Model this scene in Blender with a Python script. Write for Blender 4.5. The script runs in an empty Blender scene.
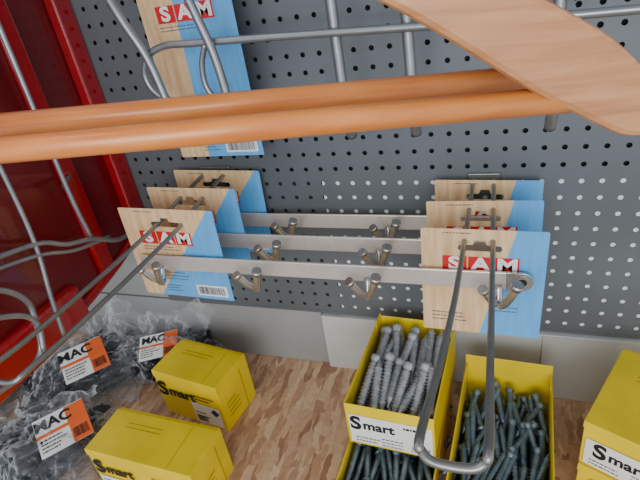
import bpy, math, random
from mathutils import Vector, Matrix, noise
random.seed(7)
CAMZ=1.52; SH=0.80; WY=0.70
# ------------------------------------------------------------ materials
def lin(c):
    return tuple(((v/255)/12.92 if v/255<=0.04045 else (((v/255)+0.055)/1.055)**2.4) for v in c)+(1,)
MATS={}
def mat(name,col,rough=.5,metal=0,var=.12,scale=30,bump=0,coat=0,bscale=None):
    if name in MATS: return MATS[name]
    m=bpy.data.materials.new(name); m.use_nodes=True; nt=m.node_tree; b=nt.nodes['Principled BSDF']
    b.inputs['Roughness'].default_value=rough; b.inputs['Metallic'].default_value=metal
    b.inputs['Coat Weight'].default_value=coat
    tc=nt.nodes.new('ShaderNodeTexCoord'); n=nt.nodes.new('ShaderNodeTexNoise')
    n.inputs['Scale'].default_value=scale; n.inputs['Detail'].default_value=5
    nt.links.new(tc.outputs['Object'],n.inputs['Vector'])
    r=nt.nodes.new('ShaderNodeValToRGB'); c=lin(col)
    r.color_ramp.elements[0].position=.3; r.color_ramp.elements[1].position=.7
    r.color_ramp.elements[0].color=tuple(v*(1-var) for v in c[:3])+(1,)
    r.color_ramp.elements[1].color=tuple(min(1,v*(1+var)) for v in c[:3])+(1,)
    nt.links.new(n.outputs['Fac'],r.inputs['Fac']); nt.links.new(r.outputs['Color'],b.inputs['Base Color'])
    if bump:
        n2=nt.nodes.new('ShaderNodeTexNoise'); n2.inputs['Scale'].default_value=bscale or scale*3
        nt.links.new(tc.outputs['Object'],n2.inputs['Vector'])
        bp=nt.nodes.new('ShaderNodeBump'); bp.inputs['Strength'].default_value=bump; bp.inputs['Distance'].default_value=.002
        nt.links.new(n2.outputs['Fac'],bp.inputs['Height']); nt.links.new(bp.outputs['Normal'],b.inputs['Normal'])
    MATS[name]=m; return m
M_peg=mat('pegboard_grey_paint',(100,105,109),.42,.2,.1,5)
M_back_dark=mat('dark_backing',(22,23,25),.8)
M_backlight_white=mat('backlight_as_white',(235,236,232),.6,0,.02)  # white colour stands in for light coming through the peg holes from behind
M_panel=mat('pale_grey_panel',(152,152,150),.55,0,.08,8)
M_panel2=mat('white_panel',(200,200,197),.5,0,.06,8)
M_plaster=mat('plaster',(170,168,162),.85,0,.05,10,.2)
M_floor=mat('concrete_floor',(120,118,114),.8,0,.15,5,.2)
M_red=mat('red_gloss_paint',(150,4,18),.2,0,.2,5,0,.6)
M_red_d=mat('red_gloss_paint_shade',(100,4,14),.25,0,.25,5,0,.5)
M_wire=mat('wire_grey',(150,152,155),.32,.7,.08,60)
M_wire_d=mat('wire_plated',(140,140,136),.33,.75,.1,60)
M_steel=mat('brushed_steel',(220,211,202),.32,.55,.05,80)
M_hook=mat('satin_nickel',(190,186,180),.25,.85,.05,60)
M_white=mat('label_white',(236,234,230),.5,0,.03,20)
M_black=mat('ink_black',(18,18,20),.5)
M_grey_ink=mat('ink_grey',(90,90,90),.6)
M_inkblue=mat('ink_blue',(30,60,95),.6)
M_redlabel=mat('label_red',(205,25,28),.45,0,.04)
M_orange=mat('label_orange',(232,98,30),.45,0,.08)
M_yel=mat('carton_yellow',(236,204,10),.33,0,.12,12,.05)
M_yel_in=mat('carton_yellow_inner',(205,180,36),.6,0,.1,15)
M_yel_ink=mat('carton_ink_olive',(165,142,20),.5,0,.1,15)
M_card=mat('carton_grey_board',(184,183,177),.7,0,.06,20)
M_zinc=mat('zinc_bright',(184,188,190),.38,.5,.25,150)
M_zinc_d=mat('zinc_blue',(118,136,144),.33,.65,.3,120)
M_blk=mat('black_plastic',(42,46,52),.3,0,.4,60)
def wood(name,c1,c2,sc,coat=.3):
    m=bpy.data.materials.new(name); m.use_nodes=True; nt=m.node_tree; b=nt.nodes['Principled BSDF']
    b.inputs['Roughness'].default_value=.36; b.inputs['Coat Weight'].default_value=coat; b.inputs['Coat Roughness'].default_value=.25
    tc=nt.nodes.new('ShaderNodeTexCoord'); mp=nt.nodes.new('ShaderNodeMapping'); mp.inputs['Scale'].default_value=sc; mp.inputs['Rotation'].default_value=(0,.55 if sc[1]>20 else 0,0)
    n=nt.nodes.new('ShaderNodeTexNoise'); n.inputs['Scale'].default_value=8; n.inputs['Detail'].default_value=8; n.inputs['Distortion'].default_value=.6
    r=nt.nodes.new('ShaderNodeValToRGB'); r.color_ramp.elements[0].position=.3; r.color_ramp.elements[1].position=.7
    r.color_ramp.elements[0].color=lin(c1); r.color_ramp.elements[1].color=lin(c2)
    nt.links.new(tc.outputs['Object'],mp.inputs['Vector']); nt.links.new(mp.outputs['Vector'],n.inputs['Vector'])
    nt.links.new(n.outputs['Fac'],r.inputs['Fac']); nt.links.new(r.outputs['Color'],b.inputs['Base Color'])
    return m
M_wood=wood('beech_wood',(178,116,72),(210,150,102),(2,46,26))
M_bar=wood('varnished_dowel',(206,108,40),(234,148,72),(2,14,14),.5)
def osb():
    m=bpy.data.materials.new('osb_board'); m.use_nodes=True; nt=m.node_tree; b=nt.nodes['Principled BSDF']; b.inputs['Roughness'].default_value=.5
    tc=nt.nodes.new('ShaderNodeTexCoord'); L=nt.links.new
    last=None
    for i,(rot,sc) in enumerate([(0.3,(46,10,1)),(1.4,(56,12,1)),(2.5,(50,11,1)),(0.9,(66,13,1)),(2.0,(60,14,1))]):
        mp=nt.nodes.new('ShaderNodeMapping'); mp.inputs['Rotation'].default_value=(0,0,rot); mp.inputs['Scale'].default_value=sc; mp.inputs['Location'].default_value=(i*3.1,i*1.7,0)
        dn=nt.nodes.new('ShaderNodeTexNoise'); dn.inputs['Scale'].default_value=45
        mx=nt.nodes.new('ShaderNodeMixRGB'); mx.blend_type='ADD'; mx.inputs['Fac'].default_value=.010
        L(tc.outputs['Object'],dn.inputs['Vector']); L(tc.outputs['Object'],mx.inputs['Color1']); L(dn.outputs['Color'],mx.inputs['Color2'])
        L(mx.outputs['Color'],mp.inputs['Vector'])
        v=nt.nodes.new('ShaderNodeTexVoronoi'); v.inputs['Scale'].default_value=1.4; L(mp.outputs['Vector'],v.inputs['Vector'])
        r=nt.nodes.new('ShaderNodeValToRGB'); e=r.color_ramp.elements
        e[0].color=lin((158,116,88)); e[1].color=lin((222,186,152)); e2=e.new(.35); e2.color=lin((192,150,116))
        sep=nt.nodes.new('ShaderNodeSeparateColor'); L(v.outputs['Color'],sep.inputs['Color']); L(sep.outputs['Red'],r.inputs['Fac'])
        if last is None: last=r.outputs['Color']
        else:
            mm=nt.nodes.new('ShaderNodeMixRGB')
            st=nt.nodes.new('ShaderNodeMath'); st.operation='GREATER_THAN'; st.inputs[1].default_value=.62
            L(sep.outputs['Green'],st.inputs[0]); L(st.outputs[0],mm.inputs['Fac']); L(last,mm.inputs['Color1']); L(r.outputs['Color'],mm.inputs['Color2']); last=mm.outputs['Color']
    gn=nt.nodes.new('ShaderNodeTexNoise'); gn.inputs['Scale'].default_value=90; gn.inputs['Detail'].default_value=6; L(tc.outputs['Object'],gn.inputs['Vector'])
    gm=nt.nodes.new('ShaderNodeMixRGB'); gm.blend_type='OVERLAY'; gm.inputs['Fac'].default_value=.35; L(last,gm.inputs['Color1']); L(gn.outputs['Fac'],gm.inputs['Color2'])
    L(gm.outputs['Color'],b.inputs['Base Color'])
    bp=nt.nodes.new('ShaderNodeBump'); bp.inputs['Strength'].default_value=.3; bp.inputs['Distance'].default_value=.002
    L(gn.outputs['Fac'],bp.inputs['Height']); L(bp.outputs['Normal'],b.inputs['Normal'])
    return m
M_osb=osb()
def cardmat(name,x0,slope):
    m=bpy.data.materials.new(name); m.use_nodes=True; nt=m.node_tree; b=nt.nodes['Principled BSDF']; b.inputs['Roughness'].default_value=.42
    L=nt.links.new; tc=nt.nodes.new('ShaderNodeTexCoord'); sx=nt.nodes.new('ShaderNodeSeparateXYZ'); L(tc.outputs['Object'],sx.inputs[0])
    ml=nt.nodes.new('ShaderNodeMath'); ml.operation='MULTIPLY_ADD'; ml.inputs[1].default_value=-slope; ml.inputs[2].default_value=-x0
    L(sx.outputs['Y'],ml.inputs[0])
    ad=nt.nodes.new('ShaderNodeMath'); ad.operation='ADD'; L(sx.outputs['X'],ad.inputs[0]); L(ml.outputs[0],ad.inputs[1])
    gt=nt.nodes.new('ShaderNodeMath'); gt.operation='GREATER_THAN'; gt.inputs[1].default_value=0; L(ad.outputs[0],gt.inputs[0])
    mp=nt.nodes.new('ShaderNodeMapping'); mp.inputs['Scale'].default_value=(60,8,8); mp.inputs['Rotation'].default_value=(0,0,.5); n=nt.nodes.new('ShaderNodeTexNoise'); n.inputs['Scale'].default_value=2
    L(tc.outputs['Object'],mp.inputs['Vector']); L(mp.outputs['Vector'],n.inputs['Vector'])
    r=nt.nodes.new('ShaderNodeValToRGB'); r.color_ramp.elements[0].position=.25; r.color_ramp.elements[1].position=.75; r.color_ramp.elements[0].color=lin((210,166,114)); r.color_ramp.elements[1].color=lin((238,206,162)); L(n.outputs['Fac'],r.inputs['Fac'])
    r2=nt.nodes.new('ShaderNodeValToRGB'); r2.color_ramp.elements[0].color=lin((72,150,214)); r2.color_ramp.elements[1].color=lin((108,182,234)); L(n.outputs['Fac'],r2.inputs['Fac'])
    mx=nt.nodes.new('ShaderNodeMixRGB'); L(gt.outputs[0],mx.inputs['Fac']); L(r.outputs['Color'],mx.inputs['Color1']); L(r2.outputs['Color'],mx.inputs['Color2'])
    L(mx.outputs['Color'],b.inputs['Base Color']); return m
M_cardR=cardmat('hang_card_print',.073,.24)
M_cardL=cardmat('hang_card_print_b',.030,.78)
M_cardT=cardmat('hang_card_print_tall',.050,.03)
def plastic():
    m=bpy.data.materials.new('clear_polybag'); m.use_nodes=True; nt=m.node_tree; b=nt.nodes['Principled BSDF']; L=nt.links.new
    b.inputs['Base Color'].default_value=lin((232,234,238)); b.inputs['Roughness'].default_value=.13
    tr=nt.nodes.new('ShaderNodeBsdfTransparent'); mx=nt.nodes.new('ShaderNodeMixShader')
    lw=nt.nodes.new('ShaderNodeLayerWeight'); lw.inputs['Blend'].default_value=.3
    tc=nt.nodes.new('ShaderNodeTexCoord'); n=nt.nodes.new('ShaderNodeTexNoise'); n.inputs['Scale'].default_value=14; n.inputs['Detail'].default_value=2; n.inputs['Distortion'].default_value=2.0
    L(tc.outputs['Object'],n.inputs['Vector'])
    bp=nt.nodes.new('ShaderNodeBump'); bp.inputs['Strength'].default_value=1; bp.inputs['Distance'].default_value=.022; L(n.outputs['Fac'],bp.inputs['Height']); L(bp.outputs['Normal'],b.inputs['Normal']); L(bp.outputs['Normal'],lw.inputs['Normal'])
    mr=nt.nodes.new('ShaderNodeMapRange'); mr.inputs['From Min'].default_value=.12; mr.inputs['From Max'].default_value=.85; mr.inputs['To Min'].default_value=.07; mr.inputs['To Max'].default_value=.8
    L(lw.outputs['Facing'],mr.inputs['Value']); L(mr.outputs[0],mx.inputs['Fac']); L(tr.outputs[0],mx.inputs[1]); L(b.outputs[0],mx.inputs[2])
    L(mx.outputs[0],nt.nodes['Material Output'].inputs['Surface']); return m
M_bag=plastic()
# ------------------------------------------------------------ helpers
def link(o): bpy.context.scene.collection.objects.link(o); return o
def empty(name,M=Matrix.Identity(4)):
    e=bpy.data.objects.new(name,None); e.empty_display_size=.02; link(e); e.matrix_world=M; return e
def meshobj(name,V,F,mats,parent=None,M=None,mi=None,smooth=False,bevel=0):
    me=bpy.data.meshes.new(name); me.from_pydata([tuple(v) for v in V],[],F); 
    for m in (mats if isinstance(mats,list) else [mats]): me.materials.append(m)
    if mi: 
        for p,i in zip(me.polygons,mi): p.material_index=i
    if smooth:
        for p in me.polygons: p.use_smooth=True
    me.update(); o=bpy.data.objects.new(name,me); link(o)
    if parent: o.parent=parent
    if M is not None: o.matrix_local=M
    if bevel:
        b=o.modifiers.new('b','BEVEL'); b.width=bevel; b.segments=2; b.limit_method='ANGLE'
    return o
class MB:
    def __init__(s): s.V=[];s.F=[];s.I=[]
    def add(s,V,F,i=0,M=None):
        k=len(s.V); s.V+= [ (M@Vector(v) if M is not None else Vector(v)) for v in V]; s.F+=[[k+a for a in f] for f in F]; s.I+=[i]*len(F)
    def box(s,a,b,i=0,M=None):
        x0,y0,z0=a;x1,y1,z1=b
        s.add([(x0,y0,z0),(x1,y0,z0),(x1,y1,z0),(x0,y1,z0),(x0,y0,z1),(x1,y0,z1),(x1,y1,z1),(x0,y1,z1)],
          [(0,3,2,1),(4,5,6,7),(0,1,5,4),(1,2,6,5),(2,3,7,6),(3,0,4,7)],i,M)
    def obj(s,name,mats,parent=None,M=None,**k): return meshobj(name,s.V,s.F,mats,parent,M,s.I,**k)
def catmull(p,n=6):
    p=[Vector(a) for a in p]; 
    if len(p)<3: return p
    q=[2*p[0]-p[1]]+p+[2*p[-1]-p[-2]]; out=[]
    for i in range(1,len(q)-2):
        for k in range(n):
            t=k/n; a,b,c,d=q[i-1:i+3]
            out.append(.5*((2*b)+(c-a)*t+(2*a-5*b+4*c-d)*t*t+(3*b-a-3*c+d)*t**3))
    return out+[p[-1]]
def tubegeo(pts,r,seg=12,smooth=True):
    pts=catmull(pts) if smooth else [Vector(a) for a in pts]
    V=[];F=[]; T=[(pts[min(i+1,len(pts)-1)]-pts[max(i-1,0)]).normalized() for i in range(len(pts))]
    u=T[0].orthogonal().normalized()
    for i,p in enumerate(pts):
        u=(u-T[i]*u.dot(T[i])).normalized(); w=T[i].cross(u)
        for k in range(seg):
            a=2*math.pi*k/seg; V.append(p+r*(math.cos(a)*u+math.sin(a)*w))
    n=len(pts)
    for i in range(n-1):
        for k in range(seg): F.append([i*seg+k,i*seg+(k+1)%seg,(i+1)*seg+(k+1)%seg,(i+1)*seg+k])
    F.append(list(range(seg))[::-1]); F.append([(n-1)*seg+k for k in range(seg)])
    return V,F
def tube(name,pts,r,m,parent=None,seg=12,smooth=True,M=None):
    V,F=tubegeo(pts,r,seg,smooth); o=meshobj(name,V,F,m,parent,M)
    for p in o.data.polygons:
        p.use_smooth = len(p.vertices)==4
    return o
def text(body,size,M,m,parent,name='lettering',bold=0,sx=1):
    c=bpy.data.curves.new(name,'FONT'); c.body=body; c.size=size; c.align_x='CENTER'; c.align_y='CENTER'; c.offset=bold; c.extrude=.0002
    t=bpy.data.objects.new(name,c); link(t); bpy.context.view_layer.update()
    me=bpy.data.meshes.new_from_object(t.evaluated_get(bpy.context.evaluated_depsgraph_get())); bpy.data.objects.remove(t)
    me.materials.clear(); me.materials.append(m); o=bpy.data.objects.new(name,me); link(o); o.parent=parent; o.matrix_local=M@Matrix.Diagonal((sx,1,1,1)); return o
def T(x,y,z): return Matrix.Translation((x,y,z))
def R(a,ax): return Matrix.Rotation(math.radians(a),4,ax)
def rect(mb,x0,y0,x1,y1,z,i=0): mb.box((x0,y0,z-.0002),(x1,y1,z),i)
def barcode(mb,x0,y0,w,h,z,i,seed=1):
    rnd=random.Random(seed); x=x0
    while x<x0+w:
        b=rnd.choice([.0004,.0007,.001]); rect(mb,x,y0,min(x+b,x0+w),y0+h,z,i); x+=b+rnd.choice([.0005,.0009])
def textlines(mb,x0,y0,w,n,dy,th,z,i,seed=1):
    rnd=random.Random(seed)
    for k in range(n):
        x=x0; end=x0+w*rnd.uniform(.6,1)
        while x<end:
            ww=rnd.uniform(.002,.006); rect(mb,x,y0-k*dy,min(x+ww,end),y0-k*dy+th,z,i); x+=ww+.0012
# ------------------------------------------------------------ shell
mb=MB(); mb.box((-2.2,.735,0),(1.6,.80,2.4)); mb.obj('wall_back',[M_plaster])
mb=MB(); mb.box((-2.2,-1.8,-.05),(1.6,.80,0)); mb.obj('floor',[M_floor])
PB0,PB1=-.656,.594; ZT,ZB=CAMZ+.27,CAMZ-.58; c=.025; r=.0038; mb=MB()
nx=int(round((PB1-PB0)/c)); nz=int(round((ZT-ZB)/c))
ring=[(-1,-1),(0,-1),(1,-1),(1,0),(1,1),(0,1),(-1,1),(-1,0)]
for i in range(nx):
    for j in range(nz):
        cx=PB0+(i+.5)*c; cz=ZB+(j+.5)*(ZT-ZB)/nz; h=(ZT-ZB)/nz/2
        V=[(cx+a*c/2,WY,cz+b*h) for a,b in ring]
        V+=[(cx+r*math.cos(math.radians(225+45*k)),WY,cz+r*math.sin(math.radians(225+45*k))) for k in range(8)]
        V+=[(v[0],WY+.0012,v[2]) for v in V[8:16]]
        F=[(k,(k+1)%8,8+(k+1)%8,8+k) for k in range(8)]+[(8+k,8+(k+1)%8,16+(k+1)%8,16+k) for k in range(8)]
        mb.add(V,F)
mb.box((PB0,WY-.0005,ZB-.006),(PB1,WY+.0012,ZB)); 
mb.obj('pegboard_panel',[M_peg])
mb=MB(); mb.box((PB0,WY+.010,CAMZ-.31),(PB1,WY+.03,ZT),0); mb.box((PB0,WY+.0016,ZB),(-.27,WY+.03,CAMZ-.31),0); mb.box((-.27,WY+.0016,ZB),(PB1,WY+.03,CAMZ-.31),1)  # lower right block is white in place of light behind the holes
mb.obj('pegboard_backing',[M_back_dark,M_backlight_white])
mb=MB(); mb.box((-1.5,WY+.004,SH),(-.315,WY+.03,ZB-.008)); mb.obj('wall_lower_panel',[M_panel],bevel=.001)
mb=MB(); mb.box((-.312,WY-.006,SH),(.8,WY+.03,ZB-.010)); mb.obj('wall_lower_panel',[M_panel2],bevel=.001)
mb=MB(); mb.box((-1.5,WY+.006,ZB-.004),(PB0-.004,WY+.03,ZT)); mb.obj('wall_side_panel',[M_panel])
e=empty('cardboard_backing_sheet',T(.13,WY-.014,SH)@R(-4,'X')); mb=MB(); mb.box((-.055,-.003,0),(.055,0,.128)); mb.obj('sheet',[M_card],e,bevel=.0008)
e=empty('osb_shelf',T(0,0,SH))
mb=MB(); mb.box((-1.4,.12,-.018),(.7,WY+.03,0)); mb.obj('board',[M_osb],e)
mb=MB()
for x in (-1.36,.62):
    for y in (.14,.68): mb.box((x,y,-SH),(x+.04,y+.04,-.018))
mb.box((-1.4,.14,-.06),(.7,.16,-.018)); mb.obj('legs',[M_panel],e)
# ------------------------------------------------------------ red side panel
e=empty('red_display_side_panel',T(PB0,0,CAMZ))
prof=[(.70,.27),(.70,-.40),(.60,-.43),(.45,-.455),(.28,-.47),(.20,-.47),(.20,.27)]
V=[(0,y,z) for y,z in prof]+[(-.012,y,z) for y,z in prof]; n=len(prof)
F=[list(range(n)),[n+k for k in range(n)][::-1]]+[[k,n+k,n+(k+1)%n,(k+1)%n] for k in range(n)]
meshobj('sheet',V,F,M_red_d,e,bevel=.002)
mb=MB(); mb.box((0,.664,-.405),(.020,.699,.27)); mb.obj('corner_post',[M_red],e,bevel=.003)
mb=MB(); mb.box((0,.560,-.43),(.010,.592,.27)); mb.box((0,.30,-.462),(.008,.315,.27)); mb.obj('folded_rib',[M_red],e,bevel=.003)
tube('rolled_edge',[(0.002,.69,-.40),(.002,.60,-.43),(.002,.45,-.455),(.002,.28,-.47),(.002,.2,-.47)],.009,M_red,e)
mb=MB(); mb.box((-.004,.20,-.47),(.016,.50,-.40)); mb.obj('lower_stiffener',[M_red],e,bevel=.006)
e=empty('wire_side_basket',T(PB0,0,CAMZ))
q=.056
tube('upright_wire',[(q,.524,.16),(q,.524,-.02),(q,.521,-.243),(q,.526,-.328)],.0036,M_wire,e)
tube('upright_wire',[(q,.436,.16),(q,.438,-.175),(q,.434,-.285),(q,.42,-.36),(q,.41,-.43)],.0034,M_wire,e)
tube('cross_wire',[(q,.34,-.262),(q,.436,-.285),(q,.48,-.312),(q,.526,-.330),(q,.575,-.360),(q-.006,.63,-.368),(q-.02,.663,-.365)],.0038,M_wire,e)
tube('cross_wire',[(q,.34,-.275),(q,.43,-.30),(q,.49,-.328),(q,.56,-.345)],.003,M_wire,e)
tube('hook_wire',[(q,.30,-.27),(q,.361,-.309),(q,.385,-.345),(q,.383,-.376),(q,.37,-.418),(q,.34,-.43),(q,.28,-.42)],.0042,M_wire,e)
tube('hook_wire',[(q+.02,.28,-.30),(q+.02,.35,-.34),(q+.02,.37,-.37),(q+.02,.36,-.41)],.0038,M_wire,e)
tube('stay',[(q,.521,-.243),(.03,.54,-.243),(.011,.575,-.243)],.003,M_wire,e)
tube('stay',[(q,.436,-.0),(.02,.44,0),(.001,.45,0)],.003,M_wire,e)
# ------------------------------------------------------------ upper wire rack
e=empty('wire_wall_rack',T(0,0,CAMZ))
def D(x,y,d): return (x,y,-d)
tube('front_rod',[D(-.36,.603,.150),D(-.41,.60,.150),D(-.452,.60,.135),D(-.465,.60,.108),D(-.45,.60,.082),D(-.42,.60,.072),D(-.38,.60,.073),D(-.25,.60,.077),D(-.10,.60,.083),D(.12,.60,.09),D(.45,.60,.09)],.0048,M_wire,e)
tube('upper_rod',[D(-.5,.60,-.12),D(-.1,.60,-.12),D(.45,.60,-.12)],.005,M_wire,e)
tube('curved_prong',[D(-.50,.60,-.12),D(-.49,.595,-.03),D(-.468,.59,.03),D(-.445,.59,.085),D(-.434,.59,.150)],.0058,M_wire,e)
tube('curved_prong',[D(-.39,.60,-.12),D(-.375,.595,-.02),D(-.357,.59,.04),D(-.345,.59,.09),D(-.340,.59,.148)],.0058,M_wire,e)
for x,d in ((-.188,.205),(-.102,.205),(.055,.205)):
    tube('prong',[D(x-.003,.612,-.12),D(x-.002,.612,.05),D(x,.61,.14),D(x,.612,d-.02),D(x,.628,d+.01)],.0068,M_wire,e)
tube('brace_rod',[D(.035,.61,-.12),D(.045,.608,.02),D(.07,.606,.075)],.004,M_wire,e)
tube('brace_rod',[D(-.360,.60,.075),D(-.372,.60,.10),D(-.374,.60,.128),D(-.362,.60,.15)],.004,M_wire,e)
for x in (-.48,-.197,.3): tube('wall_pin',[D(x,.60,-.12),D(x,.66,-.122),D(x,.699,-.12)],.004,M_wire,e)
# ------------------------------------------------------------ hang cards
def card(parent,X,Y,Dtop,w,h,m,kind,tilt=0,rz=0,rx=90):
    e=bpy.data.objects.new('hang_card',None); link(e); e.parent=parent; e.empty_display_size=.01
    e.matrix_local=T(X,Y,CAMZ-Dtop-h)@R(rz,'Z')@R(rx,'X')@R(tilt,'Z')
    cu=bpy.data.curves.new('sheet','CURVE'); cu.dimensions='2D'; cu.fill_mode='BOTH'; cu.extrude=.0004
    def spl(pts):
        s=cu.splines.new('POLY'); s.points.add(len(pts)-1)
        for q,p in zip(s.points,pts): q.co=(p[0],p[1],0,1)
        s.use_cyclic_u=True
    spl([(.001,0),(w-.001,0),(w,.001),(w,h-.002),(w-.002,h),(.002,h),(0,h-.002),(0,.001)])
    cx=w*.48; yy=h-.026
    spl([(cx-.024,yy-.004),(cx+.024,yy-.004),(cx+.026,yy),(cx+.024,yy+.004),(cx+.008,yy+.005),(cx+.006,yy+.011),(cx-.006,yy+.011),(cx-.008,yy+.005),(cx-.024,yy+.004),(cx-.026,yy)])
    t=bpy.data.objects.new('tmp',cu); link(t); bpy.context.view_layer.update()
    me=bpy.data.meshes.new_from_object(t.evaluated_get(bpy.context.evaluated_depsgraph_get())); bpy.data.objects.remove(t)
    me.materials.clear(); me.materials.append(m); o=bpy.data.objects.new('sheet',me); link(o); o.parent=e
    mb=MB(); z=.0009
    ly=h-.060 if kind!='T' else h-.10; lx=.026
    rect(mb,lx,ly,lx+.029,ly+.022,z,0); rect(mb,lx+.031,ly,lx+.060,ly+.022,z,0); rect(mb,lx+.062,ly,lx+.090,ly+.022,z,0)
    textlines(mb,lx,ly-.006,.08,2,.0045,.0012,z,1,3)
    textlines(mb,lx,h-.006,.05,1,.0045,.0012,z,1,4)
    if kind!='R':
        rect(mb,w-.062,.006,w-.008,.026,z,2) ; barcode(mb,w-.058,.009,.046,.014,z+.0003,3,5)
        textlines(mb,.045,.045,.06,3,.006,.0014,z,1,8); textlines(mb,.045,.020,.035,3,.005,.0014,z,1,9)
    else:
        textlines(mb,.090,.045,.04,2,.006,.0014,z,1,8); textlines(mb,.012,.030,.05,3,.006,.0014,z,1,12)
    mb.obj('print',[M_redlabel,M_grey_ink,M_white,M_black],e)
    for k,ch in enumerate('SAM'): text(ch,.025,T(lx+.0145+k*.031,ly+.011,.0012),M_white,e,'letter',.0010,1.25)
    return e
def coatrack(Y):
    e=empty('coat_hook_rack',T(0,0,0)); Z=CAMZ-.372
    X0,X1=-.525,.042
    mb=MB(); mb.box((X0,Y-.010,Z-.0125),(X1-.03,Y-.006,Z+.0125)); mb.obj('rail',[M_steel],e,bevel=.0012)
    V=[];F=[]; rr=.0125; N=14
    for s in (0,1):
        y=Y-.0105+s*.004
        for k in range(N+1):
            a=-math.pi/2+math.pi*k/N; V.append((X1-.012+rr*math.cos(a),y,Z+rr*math.sin(a)))
        V+= [(X1-.03,y,Z+rr),(X1-.03,y,Z-rr)]
    n=N+3; F=[list(range(n)),[n+k for k in range(n)][::-1]]+[[k,n+k,n+(k+1)%n,(k+1)%n] for k in range(n)]
    meshobj('end_tab',V,F,M_hook,e,bevel=.0005)
    tube('screw_ring',[(X1-.012,Y-.0100,Z),(X1-.012,Y-.0115,Z)],.0085,M_hook,e,18,False)
    tube('screw_eye',[(X1-.012,Y-.0110,Z),(X1-.012,Y-.0121,Z)],.0050,M_black,e,16,False)
    for hx in (-.487,-.324,-.160,.004):
        vtx=(hx,Y-.020,Z-.026)
        pr=[(hx-.001,Y-.010,Z-.006),vtx,(hx+.006,Y-.032,Z-.018),(hx+.014,Y-.040,Z+.002),(hx+.019,Y-.043,Z+.017)]
        tube('hook_prong',pr,.0052,M_hook,e)
        q=Vector(pr[-1]); d=Vector((.3,-.2,1)).normalized()
        tube('hook_cap',[q-d*.004,q+d*.003],.0068,M_hook,e,18,False)
        ps=[(hx-.001,Y-.010,Z-.006),(hx-.001,Y-.020,Z-.024),(hx-.009,Y-.029,Z-.015),(hx-.018,Y-.036,Z+.004)]
        tube('hook_prong_short',ps,.0050,M_hook,e)
        q=Vector(ps[-1]); d=Vector((-.4,-.5,1)).normalized()
        tube('hook_cap',[q-d*.003,q+d*.003],.0062,M_hook,e,18,False)
    return e
for k,Y in enumerate((.540,.612,.682)):
    e=coatrack(Y)
    card(e,-.092+k*.001,Y,.305,.146,.158,M_cardR,'R',[-1,0.3,-.6][k],[0,1,-1][k])
    card(e,-.545+k*.004,Y,.281,.162,.158,M_cardL,'L',[-1.5,-1,-2][k],[0,-1,1][k])
e=empty('hanging_product_card',T(0,0,0)); card(e,-.484,.655,-.05,.146,.298,M_cardT,'T',0,0)
tube('peg_wire',[(-.43,.699,CAMZ+.03),(-.43,.64,CAMZ+.03),(-.43,.63,CAMZ+.0)],.003,M_wire,e)
# ------------------------------------------------------------ peg hooks
def peghook(X,gap0,gap1,pts,tipd):
    e=empty('double_wire_peg_hook',T(X,0,CAMZ)); n=len(pts); 
    L=[];Rr=[]
    for i,(y,d) in enumerate(pts):
        g=(gap0+(gap1-gap0)*i/(n-1))/2; L.append((-g,y,-d)); Rr.append((g,y,-d))
    y,d=pts[-1]; g=gap1/2
    path=L+[(-g*.9,y-.010,-d+.0-tipd*.5),(-g*.5,y-.014,-d-tipd),(g*.5,y-.014,-d-tipd),(g*.9,y-.010,-d-tipd*.5)]+Rr[::-1]
    tube('wire_loop',path,.0031,M_wire_d,e)
    mb=MB(); mb.box((-gap0/2-.008,.694,-pts[0][1]-.02),(gap0/2+.008,.6985,-pts[0][1]+.01)); mb.obj('back_plate',[M_wire_d],e,bevel=.001)
peghook(-.021,.028,.040,[(.699,.312),(.60,.318),(.535,.322),(.42,.318),(.30,.292),(.206,.262)],.006)
peghook(-.457,.040,.046,[(.699,.292),(.60,.300),(.535,.309),(.42,.313),(.30,.313),(.245,.310)],.004)
# ------------------------------------------------------------ hangers
dirv=Vector((.9375,.3476,0)); nrm=Vector((-.3476,.9375,0))
def hanger(off,tan,dz,tiltx=0):
    c0=Vector((-.156,.166,CAMZ-.0543+dz))+nrm*off+dirv*tan
    ang=math.atan2(dirv.y,dirv.x)
    e=empty('wooden_coat_hanger',Matrix.Translation(c0)@Matrix.Rotation(ang+math.radians(tiltx),4,'Z')@Matrix.Rotation(math.radians(4),4,'Y'))
    top=[(0,.126),(.02,.125),(.05,.111),(.10,.087),(.14,.063),(.169,.0455),(.190,.034),(.208,.0235),(.2255,.0090),(.238,-.002),(.244,-.009),(.242,-.015),(.232,-.0175)]
    bot=[(.219,-.0165),(.205,-.0095),(.192,-.0025),(.180,.0040),(.156,.0195),(.13,.036),(.106,.049),(.05,.077),(0,.085)]
    right=top+bot; left=[(-x,z) for x,z in right[1:-1]][::-1]; out=right+left
    sm=catmull([(a,0,b) for a,b in out+[out[0]]],3)[:-1]
    t=.0062; n=len(sm)
    V=[(p.x,-t,p.z) for p in sm]+[(p.x,t,p.z) for p in sm]
    F=[list(range(n)),[n+k for k in range(n)][::-1]]+[[k,n+k,n+(k+1)%n,(k+1)%n] for k in range(n)]
    meshobj('shoulder_frame',V,F,M_wood,e,bevel=.0028)
    tube('trouser_bar',[(-.205,0,0),(.205,0,0)],.0058,M_bar,e,24,False)
    tube('swivel_hook',[(0,0,.11),(0,0,.145),(.006,0,.155),(.022,0,.170),(.024,0,.190),(.010,0,.207),(-.010,0,.206),(-.022,0,.192)],.0018,M_wire,e)
hanger(0,0,0); hanger(.034,0.004,0.002,.5)
e=empty('garment_rail',T(0,0,0))
cc=Vector((-.156,.166,CAMZ+.1418)); tube('rod',[cc-nrm*.12,cc+nrm*.565],.005,M_wire,e,16,False)
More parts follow.
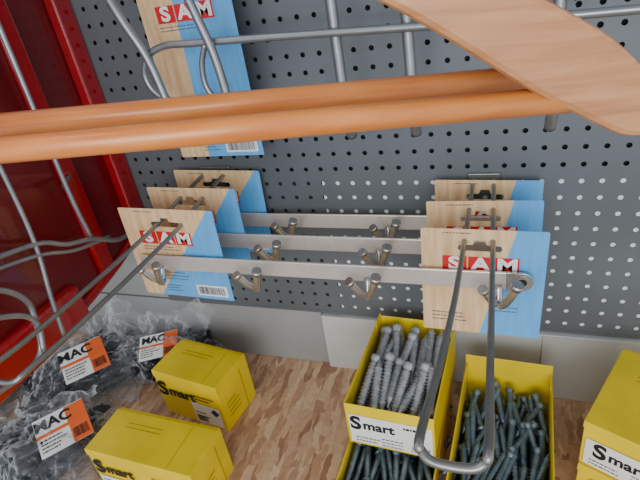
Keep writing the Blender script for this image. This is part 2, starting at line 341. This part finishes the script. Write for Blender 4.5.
# ------------------------------------------------------------ screws
def screwgeo(L,r,threads,M,mb,i=0,seg=8,head=1.8,depth=.78):
    prof=[(0,.0),(0,r*head),(r*.5,r*head),(r*1.3,r*1.05)]; 
    for k in range(threads):
        z=r*2+(L-r*4)*k/threads; dz=(L-r*4)/threads
        prof+=[(z,r*depth),(z+dz*.5,r*1.14)]
    prof+=[(L-r*2,r*.8),(L,r*.12)]
    V=[];F=[]
    for z,q in prof:
        for k in range(seg): V.append((q*math.cos(2*math.pi*k/seg),q*math.sin(2*math.pi*k/seg),z))
    for j in range(len(prof)-1):
        for k in range(seg): F.append([j*seg+k,j*seg+(k+1)%seg,(j+1)*seg+(k+1)%seg,(j+1)*seg+k])
    mb.add(V,F,i,M)
def pile(name,w,d,z0,z1,L,r,nxx,layers,parent,m,threads=12,pitch=12,spread=8,rows=2,seed=1,head=1.8,depth=.78):
    rnd=random.Random(seed); mb=MB()
    for l in range(layers):
        zz=z0+(z1-z0)*l/max(1,layers-1)
        for row in range(rows):
            for i in range(nxx):
                x=-w/2+w*(i+.5)/nxx+rnd.uniform(-.003,.003)
                yc=-d/2+d*(row+.5)/rows+rnd.uniform(-.012,.012)
                dirx=rnd.gauss(0,spread); flip=rnd.random()<.5
                pt=pitch+rnd.uniform(-6,8)
                ll=L*rnd.uniform(.85,1.05)
                A=T(x,yc,zz+rnd.uniform(-.004,.004))@R(dirx,'Z')@R(pt,'X')@R(-90,'X')@(R(180,'X') if flip else Matrix.Identity(4))@T(0,0,-ll/2)
                screwgeo(ll,r,threads,A,mb,0,8,head,depth)
    o=mb.obj(name,[m],parent); 
    for p in o.data.polygons: p.use_smooth=True
    return o
# ------------------------------------------------------------ cartons
def smart(e,cx,cy,s,M):
    text('mart',s,M@T(cx+s*.42,cy,.0010),M_black,e,'brand_lettering',s*.028)
    text('S',s*1.5,M@T(cx-s*1.0,cy+s*.05,.0010),M_black,e,'brand_initial',s*.05)
def whitelabel(e,w,h,M,seed=1,top=.66):
    mb=MB(); s=h/.1
    rect(mb,.005,.006*s,w-.004,h*top,.0006,0)
    textlines(mb,.012,h*.20,w*.30,2,.008*s,.0022*s,.0009,1,seed)
    textlines(mb,w*.40,h*.26,w*.30,3,.008*s,.002*s,.0009,1,seed+3)
    barcode(mb,w*.74,.010*s,w*.2,.014*s,.0009,1,seed)
    textlines(mb,w*.66,h*(top-.14),w*.26,1,.006,.005*s,.0009,1,seed+5)
    mb.obj('label',[M_white,M_black,M_inkblue],e,M)
    smart(e,w*.30,h*(top-.22),.029*s,M)
def stickerfront(e,w,h,M,seed=1,ws=1):
    mb=MB(); x0,x1=(w*.52,w*.95)
    rect(mb,x0,h*.06,x1,h*.50,.0006,0)
    barcode(mb,x0+w*.03,h*.09,w*.16,h*.13,.0009,1,seed)
    textlines(mb,x0+w*.03,h*.28,w*.22,2,h*.08,h*.025,.0009,1,seed)
    a=x1-w*.08; c=h*.38; q=h*.09
    mb.add([(a-q,c,.0009),(a,c-q,.0009),(a+q,c,.0009),(a,c+q,.0009)],[(0,1,2,3)],2)
    textlines(mb,w*.60,h*.66,w*.33,2,h*.07,h*.022,.0007,1,seed+2)
    if ws<1: rect(mb,w*.03,h*.10,w*.48,h*.40,.0006,0); textlines(mb,w*.05,h*.30,w*.3,3,h*.08,h*.025,.0009,1,seed+4)
    mb.obj('label',[M_white,M_black,M_inkblue],e,M)
    smart(e,w*.31*ws,h*.61,h*.28,M)
def closedbox(X,Y,rz,w,d,h,z=SH,seed=1,white=False,ws=1):
    e=empty('screw_carton',T(X,Y,z)@R(rz,'Z'))
    mb=MB(); mb.box((-w/2,-d/2,0),(w/2,d/2,h-.002)); mb.obj('carton',[M_yel],e,bevel=.0012)
    mb=MB(); mb.box((-w/2-.0008,-d/2-.0008,h-.004),(w/2+.0008,d/2-.006,h)); mb.box((-w/2-.001,-d/2-.001,h*.86),(w/2+.001,-d/2+.001,h-.003)); 
    mb.obj('lid_flap',[M_yel],e,bevel=.0008)
    M=T(-w/2,-d/2-.0012,0)@R(90,'X')
    if white: whitelabel(e,w,h,M,seed=seed)
    else: stickerfront(e,w,h,M,seed,ws)
    M=T(w/2+.0008,-d/2,0)@R(90,'Z')@R(90,'X'); mb=MB()
    mb.add([(d*.70,0,.0004),(d*.715,0,.0004),(d*.715,h*.86,.0004),(d*.70,h*.86,.0004)],[(0,1,2,3)],1)
    textlines(mb,.014,h*.5,d*.4,4,.010,.0025,.0006,0,seed); mb.obj('side_print',[M_yel_ink,M_yel_ink],e,M)
    mb=MB(); textlines(mb,-w*.3,d*.18,w*.5,2,.008,.0015,.0005,0,seed+2); rect(mb,w*.28,-d/2+.001,w*.284,d/2-.01,.0004,0); mb.obj('top_print',[M_yel_ink],e,T(0,0,h))
    return e
def openbox(X,Y,rz,w,d,h,z,fill,seed=1,backflap=0,lab=True):
    e=empty('open_screw_carton',T(X,Y,z)@R(rz,'Z')); t=.0018; mb=MB()
    mb.box((-w/2,-d/2,0),(w/2,d/2,t),0)
    mb.box((-w/2,-d/2,0),(w/2,-d/2+t,h),0); mb.box((-w/2,d/2-t,0),(w/2,d/2,h+backflap),0)
    mb.box((-w/2,-d/2,0),(-w/2+t,d/2,h),0); mb.box((w/2-t,-d/2,0),(w/2,d/2,h),0)
    mb.obj('carton',[M_yel],e,bevel=.0006)
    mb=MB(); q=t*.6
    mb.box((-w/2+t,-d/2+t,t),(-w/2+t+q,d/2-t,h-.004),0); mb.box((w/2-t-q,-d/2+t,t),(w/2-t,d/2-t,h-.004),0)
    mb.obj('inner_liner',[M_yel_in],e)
    mb=MB(); mb.box((-w/2+t,d/2-.030,h-.012),(-w/2+t+.0015,d/2-t,h+.006)); mb.box((w/2-t-.0015,d/2-.030,h-.012),(w/2-t,d/2-t,h+.006)); mb.obj('corner_tab',[M_yel],e,bevel=.0005)
    if lab: whitelabel(e,w,h,T(-w/2,-d/2-.0003,0)@R(90,'X'),seed=seed,top=.76)
    fill(e); return e
openbox(-.130,.560,-3,.128,.200,.082,CAMZ-.632,lambda e: pile('coach_bolts',.106,.150,.018,.064,.092,.0068,8,4,e,M_zinc,12,16,7,2,3,1.2,.66),2,.0)
openbox(-.134,.505,-2,.132,.215,.084,SH,lambda e: pile('dark_screws',.118,.19,.02,.066,.07,.0045,11,3,e,M_zinc_d,12,5,16,3,4,1.5),3)
openbox(.016,.512,-3,.128,.220,.115,SH+.0005,lambda e: pile('steel_screws',.110,.16,.03,.080,.078,.0048,11,4,e,M_zinc_d,12,12,14,3,5,1.4,.72),4,.020)
closedbox(-.514,.562,-8,.146,.092,.110,seed=4)
closedbox(-.508,.400,-2,.200,.088,.100,seed=6,ws=.7)
closedbox(.212,.531,-25,.150,.160,.078,SH+.092,seed=7,white=True)
closedbox(.214,.533,-23,.155,.165,.091,SH,seed=8)
# ------------------------------------------------------------ poly bags
def bag(X,Y,rz,w,d,h,lab,seed,z=SH,top=0):
    e=empty('plastic_bag_of_fixings',T(X,Y,z+.002)@R(rz,'Z')); N=50; V=[];F=[]; rnd=random.Random(seed); so=Vector((seed*3.7,seed*1.3,0))
    def hz(u,v):
        k=(max(0,1-abs(u)**3.0))*(max(0,1-abs(v)**2.6)); q=noise.noise(Vector((u*2.2,v*2.2,0))+so)
        rid=1-abs(noise.noise(Vector((u*5,v*4,1))+so))*2; rid2=1-abs(noise.noise(Vector((u*9,v*8,4))+so))*2
        return h*(k**.55)*(.86+.2*q)+.010*rid*(.3+k)+.005*rid2
    for s in (1,0):
        for i in range(N+1):
            for j in range(N+1):
                u=-1+2*i/N; v=-1+2*j/N
                wx=.5*w*(1+.06*noise.noise(Vector((v*3,seed,0)))); wy=.5*d*(1+.08*noise.noise(Vector((u*3,seed+5,0))))
                V.append((u*wx,v*wy, max(.004,hz(u,v)+.002) if s else .001))
    n1=(N+1)*(N+1)
    for s in (0,1):
        for i in range(N):
            for j in range(N):
                a=s*n1+i*(N+1)+j; f=[a,a+N+1,a+N+2,a+1]; F.append(f if s==0 else f[::-1])
    meshobj('film',V,F,M_bag,e,smooth=True)
    if top:
        V=[];F=[];n=40;m_=18
        for i in range(n+1):
            for j in range(m_+1):
                u=i/n; v=j/m_
                f=(noise.noise(Vector((u*8,v*2,seed)))*.034+noise.noise(Vector((u*18,v*5,seed)))*.010)*v; f2=noise.noise(Vector((u*5,v*3,seed+9)))*.03*v
                V.append(((u-.5)*w*(.75+.3*v)+f2, d*.20+.012*v+f, h*.70+top*v*(1+.8*noise.noise(Vector((u*4,0,seed))))))
        for i in range(n):
            for j in range(m_):
                a=i*(m_+1)+j; F.append([a,a+m_+1,a+m_+2,a+1])
        meshobj('film_top',V,F,M_bag,e,smooth=True)
    mb=MB()
    for k in range(75):
        u=rnd.uniform(-.66,.66); v=rnd.uniform(-.66,.66); hh=hz(u,v)
        A=T(u*w/2,v*d/2,max(.012,rnd.uniform(.35,.84)*hh))@R(rnd.gauss(-50,16),'Z')@R(rnd.uniform(-6,6),'X')@R(-90,'X')@T(0,0,-.04)
        screwgeo(.085*min(1,w/.2),.0080,7,A,mb,0,8,1.2,.86)
    o=mb.obj('fixings',[M_blk],e)
    for p in o.data.polygons: p.use_smooth=True
    lx,ly,lr,lw,lh=lab
    zz=hz(lx,ly)+.010
    L=bpy.data.objects.new('label_card',None); link(L); L.parent=e; L.matrix_local=T(lx*w/2,ly*d/2,zz)@R(lr,'Z')@R(14,'X')
    mb=MB(); rect(mb,-lw/2,-lh/2,lw/2,lh/2,0,0)
    rect(mb,lw*.12,-lh/2,lw/2,lh*.48,.0006,1); rect(mb,-lw/2,-lh*.02,lw/2,lh*.06,.0009,1)
    textlines(mb,-lw*.45,-lh*.12,lw*.5,4,lh*.09,lh*.03,.0008,2,seed); barcode(mb,lw*.16,-lh*.4,lw*.28,lh*.25,.001,2,seed)
    mb.obj('label',[M_white,M_orange,M_black],L)
    text('MAC',lh*.36,T(-lw*.14,lh*.27,.001),M_black,L,'lettering',.0008)
bag(-.82,.565,28,.24,.19,.085,(.25,-.42,22,.085,.085),2,SH,.085)
bag(-.665,.632,12,.25,.10,.080,(.10,-.35,16,.078,.062),3,SH,.075)
bag(-.750,.375,30,.22,.18,.085,(.50,-.05,22,.085,.08),5,SH,.05)
bag(-1.05,.50,10,.20,.22,.09,(.2,.0,-10,.08,.06),8)
bag(-.95,.33,-20,.20,.18,.08,(.5,.3,25,.08,.06),9)
# ------------------------------------------------------------ light & camera
w=bpy.data.worlds.new('World'); bpy.context.scene.world=w; w.use_nodes=True; nt=w.node_tree; bg=nt.nodes['Background']
tc=nt.nodes.new('ShaderNodeTexCoord'); sx=nt.nodes.new('ShaderNodeSeparateXYZ'); rp=nt.nodes.new('ShaderNodeValToRGB')
nt.links.new(tc.outputs['Generated'],sx.inputs[0]); mr=nt.nodes.new('ShaderNodeMapRange'); mr.inputs['From Min'].default_value=-1; mr.inputs['From Max'].default_value=1
nt.links.new(sx.outputs['Z'],mr.inputs['Value']); nt.links.new(mr.outputs[0],rp.inputs['Fac'])
el=rp.color_ramp.elements; el[0].color=(.35,.35,.36,1); el[1].color=(.25,.27,.30,1); x=el.new(.5); x.color=(1.0,1.05,1.12,1); x=el.new(.70); x.color=(.8,.87,.96,1)
nt.links.new(rp.outputs['Color'],bg.inputs['Color']); bg.inputs['Strength'].default_value=1.08
def area(name,loc,tgt,size,en,col):
    l=bpy.data.lights.new(name,'AREA'); l.shape='RECTANGLE'; l.size=size[0]; l.size_y=size[1]; l.energy=en; l.color=col
    o=bpy.data.objects.new(name,l); link(o); o.location=loc; o.rotation_euler=(Vector(tgt)-Vector(loc)).to_track_quat('-Z','Y').to_euler()
area('window_daylight',(.3,-1.75,1.75),(-.2,.6,1.1),(1.8,1.1),37,(.95,.98,1))
area('overhead_area_light',(-.8,-.3,2.9),(-.3,.5,.9),(1.2,.3),4,(1,.99,.97))  # unseen overhead area light, soft fill from above
cd=bpy.data.cameras.new('camera'); co=bpy.data.objects.new('camera',cd); link(co)
cd.lens=28.125; cd.sensor_width=36; cd.clip_start=.01
co.matrix_world=Matrix(((.9420,-.0292,.3339,0),(.3014,.5093,-.8059,0),(-.1466,.8600,.4887,CAMZ),(0,0,0,1)))
bpy.context.scene.camera=co
